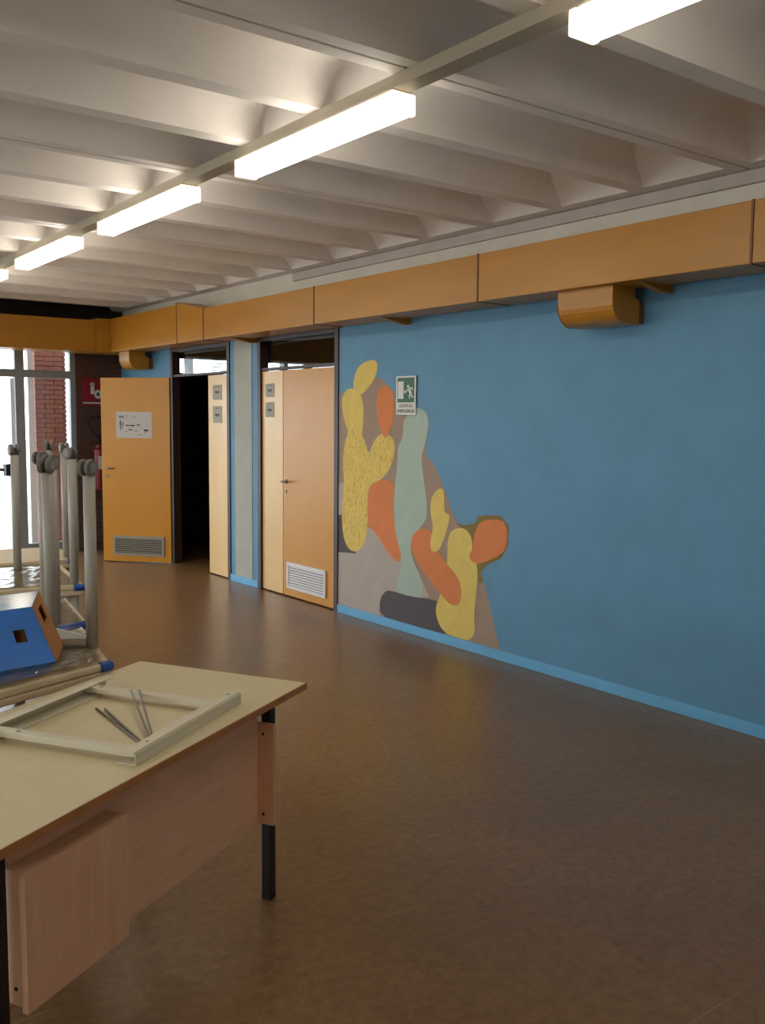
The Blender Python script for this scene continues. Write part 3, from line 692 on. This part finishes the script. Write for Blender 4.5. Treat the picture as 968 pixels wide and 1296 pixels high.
# ------------------------------------------------------------------ stacked school tables
TH, TT = .745, .028
def caster(parent, x, y, z, a, s):
    """twin wheel caster whose stem meets the leg end at z; s=+1 points up, -1 points down"""
    ax = Vector((math.cos(a), math.sin(a), 0)); fw = Vector((-ax.y, ax.x, 0)); c = Vector((x, y, z+s*.034))+fw*.012
    cs = bpy.data.objects.new('caster', None); COL.objects.link(cs); cs.parent = parent; cs.location = Vector((x, y, z))-ORG[parent]; ORG[cs] = Vector((x, y, z))
    return c, ax, cs
def make_table(name, poly, legs, inverted, zbase, label, loc, seed, cat='table', prot=None, rails=True):
    rnd = random.Random(seed)
    t = thing(name, (0, 0, 0), label, cat, 'stacked school tables')
    def Zf(z): return (TH-z)+zbase if inverted else z+zbase
    z0, z1 = sorted((Zf(TH-TT), Zf(TH)))
    tp = MB().prism([(x, y, z0) for x, y in poly], (0, 0, z1-z0), .007).build('tabletop', 'table_under', t)
    for (x, y) in legs:
        za, zb = sorted((Zf(.058), Zf(TH-TT-.0005)))
        lg = MB().tube((x, y, za), (x, y, zb), .0225, 16).build('leg', 'leg_metal', t)
        s = 1 if inverted else -1; a = rnd.uniform(0, PI); ze = Zf(.058)
        ax = Vector((math.cos(a), math.sin(a), 0)); fw = Vector((-ax.y, ax.x, 0)); c = Vector((x, y, ze+s*.029))+fw*.010
        mb = MB()
        for sd in (-1, 1): mb.tube(c+ax*sd*.007, c+ax*sd*.026, .032, 20, bev=.005)
        cs = mb.build('caster_wheels', 'caster', lg)
        mb = MB()
        for sd in (-1, 1): mb.tube(c+ax*sd*.0262, c+ax*sd*.0285, .018, 16)
        mb.build('wheel_cap', 'caster_cap', lg)
        MB().tube(Vector((x, y, ze+s*.0005)), Vector((x, y, ze+s*.028)), .008).box(c.x-.006, c.x+.006, c.y-.006, c.y+.006, c.z-.012, c.z+.012).build('caster_stem', 'wire', lg)
    if rails:
        n = len(legs); za, zb = sorted((Zf(TH-TT-.001), Zf(TH-TT-.041)))
        for i, j in ((1, 2), (1, 3)):
            a, b = Vector((*legs[i], 0)), Vector((*legs[j], 0)); d = (b-a).normalized(); q = Vector((-d.y, d.x, 0))*.01; a = a+d*.024; b = b-d*.024
            MB().prism([a+q+Vector((0, 0, za)), a-q+Vector((0, 0, za)), b-q+Vector((0, 0, za)), b+q+Vector((0, 0, za))], (0, 0, zb-za)).build('frame_rail', 'leg_metal', t)
    if prot:
        for (x, y, dx, dy, l) in prot:
            d = Vector((dx, dy, 0)).normalized(); p = Vector((x, y, (z0+z1)/2)); n = Vector((-d.y, d.x, 0))
            MB().tube(p-d*.004, p+d*l, (.019), 14, bev=.007).build('corner_protector', 'blue_plastic', t)
    t.location = loc
    return t
def hexa(p0, df, dr, lf_, lr):
    """polygon: right front corner p0, front edge along df, right edge along dr (120 degrees), mirrored trapezoid"""
    p0, df, dr = Vector(p0), Vector(df).normalized(), Vector(dr).normalized()
    p1 = p0+dr*lr
    return [p0+df*lf_, p0, p1, p1+df*lf_]
def inset(poly, d):
    c = sum(poly, Vector((0, 0)))/len(poly); out = []
    n = len(poly)
    for i in range(n):
        a, b, e = poly[i-1], poly[i], poly[(i+1) % n]
        out.append(b+((a-b).normalized()+(e-b).normalized())*d)
    return out
def rect(p0, dr, wd, lg):
    p0, dr = Vector(p0), Vector(dr).normalized(); df = Vector((-dr.y, dr.x))
    return [p0+df*wd, p0, p0+dr*lg, p0+dr*lg+df*wd]
stacks = [
 ('nearest the desk under the blue box', hexa((1.216, 3.238), (-.94, -.34), (.185, .98), .62, .62), [(.665, 3.13), (1.238, 3.478), (1.165, 3.735), (.70, 3.72)]),
 ('second from the desk, with a blue edge roll', hexa((1.385, 3.95), (-.93, -.36), (.175, .985), .70, .60), [(.80, 3.85), (1.262, 3.985), (1.35, 4.40), (.86, 4.26)]),
 ('third from the desk', rect((1.69, 4.845), (.16, .987), 1.25, .74), [(.58, 5.1), (1.655, 4.90), (1.54, 5.52), (.70, 5.70)]),
 ('farthest, beside the glazed door', rect((1.972, 5.78), (.12, .99), 1.25, .62), [(.86, 6.0), (1.93, 5.85), (1.98, 6.30), (.9, 6.42)]),
]
for i, (lb, poly, ins) in enumerate(stacks):
    p0 = poly[1]; df = (poly[0]-p0).normalized(); dr = (poly[2]-p0).normalized()
    pl = [(v.x, v.y) for v in poly]; lg = ins
    prot_l = [(p0.x-df.x*.004+dr.x*.008, p0.y-df.y*.004+dr.y*.008, df.x, df.y, (.05, .17, .06, .06)[i])] if True else None
    make_table('school_table', pl, lg, False, 0, 'pale wheeled school table standing upright, '+lb, (0, 0, 0), 10+i)
    make_table('school_table', pl, lg, True, TH+.001, 'pale wheeled school table turned upside down, '+lb, (0, 0, 0), 20+i, prot=prot_l, rails=(i in (0,)))
ZS = TH+.001+TT     # upper surface of the upturned tops
# crinkled film over the nearest upturned table
def film(poly, z, name, label, nx=46, ny=46, amp=.007, seed=3):
    rnd = random.Random(seed)
    bm = bmesh.new(); g = []
    P = [Vector((v[0], v[1], 0)) for v in poly]
    waves = [(rnd.uniform(-45, 45), rnd.uniform(-45, 45), rnd.uniform(0, 6.3)) for _ in range(12)]
    for j in range(ny+1):
        row = []
        for i in range(nx+1):
            a, b = i/nx, j/ny
            p = (P[0]*(1-a)+P[1]*a)*(1-b)+(P[3]*(1-a)+P[2]*a)*b
            h = sum(abs(math.sin(p.x*kx+p.y*ky+ph))**.7 for kx, ky, ph in waves)/len(waves)
            row.append(bm.verts.new((p.x, p.y, z+.002+amp*h)))
        g.append(row)
    for j in range(ny):
        for i in range(nx): bm.faces.new((g[j][i], g[j][i+1], g[j+1][i+1], g[j+1][i]))
    mb = MB(); mb.bm.free(); mb.bm = bm
    return tag(mb.build(name, 'film', None), label, 'film')
pA = stacks[0][1]
def sub(poly, a0, a1, b0, b1):
    q = [Vector((v.x, v.y)) for v in poly]
    f_ = lambda a, b: (q[0]*(1-a)+q[1]*a)*(1-b)+(q[3]*(1-a)+q[2]*a)*b
    return [f_(a0, b0), f_(a1, b0), f_(a1, b1), f_(a0, b1)]
film(sub(pA, .02, .97, .02, .98), ZS, 'plastic_film', 'crinkled clear plastic film over the upturned table under the box', nx=70, ny=70, amp=.02)
film(sub(stacks[1][1], .02, .97, .03, .97), ZS, 'plastic_film', 'crinkled clear plastic film over the table behind the box', seed=5)
film(sub(stacks[2][1], .02, .97, .03, .97), ZS, 'plastic_film', 'crinkled clear plastic film over the third upturned table', seed=6)

# blue cardboard box: tapered, standing on the nearest table
bx = thing('cardboard_box', (0, 0, 0), 'blue printed cardboard box with a kraft end and hand holes', 'box')
ZX = ZS+.015
def bpnt(x, y, z): return Vector((x, y, ZX+z))
FBR, FBL, RBR, RBL = bpnt(1.037, 3.29, 0), bpnt(.70, 3.242, 0), bpnt(1.137, 3.515, 0), bpnt(.74, 3.46, 0)
FTR, RTR = bpnt(.996, 3.411, .18), bpnt(1.076, 3.595, .2)
FTL = FTR+(FBL-FBR)*.8; RTL = RTR+(RBL-RBR)*.72
def panel(name, m, a, b, c, d, hole=None, th=.004, par=bx):
    """quad a,b,c,d (a-b bottom, d-c top) with an optional hand hole in panel coordinates"""
    n = (b-a).cross(d-a).normalized()*th
    P = lambda s, t: (a*(1-s)+b*s)*(1-t)+(d*(1-s)+c*s)*t
    mb = MB()
    if not hole: mb.prism([a, b, c, d], n)
    else:
        s0, s1, t0, t1 = hole
        for q in ((0, 1, 0, t0), (0, 1, t1, 1), (0, s0, t0, t1), (s1, 1, t0, t1)):
            mb.prism([P(q[0], q[2]), P(q[1], q[2]), P(q[1], q[3]), P(q[0], q[3])], n)
    return mb.build(name, m, par)
panel('front_panel', 'box_blue', FBL, FBR, FTR, FTL, (.66, .80, .42, .64))
panel('end_panel', 'kraft', FBR, RBR, RTR, FTR, (.35, .72, .6, .86))
panel('rear_panel', 'kraft', RBR, RBL, RTL, RTR)
panel('end_panel', 'kraft', RBL, FBL, FTL, RTL)
panel('top_flap', 'box_sheen', FTL, FTR, RTR, RTL)  # pale colour carries the reflection off the top flap
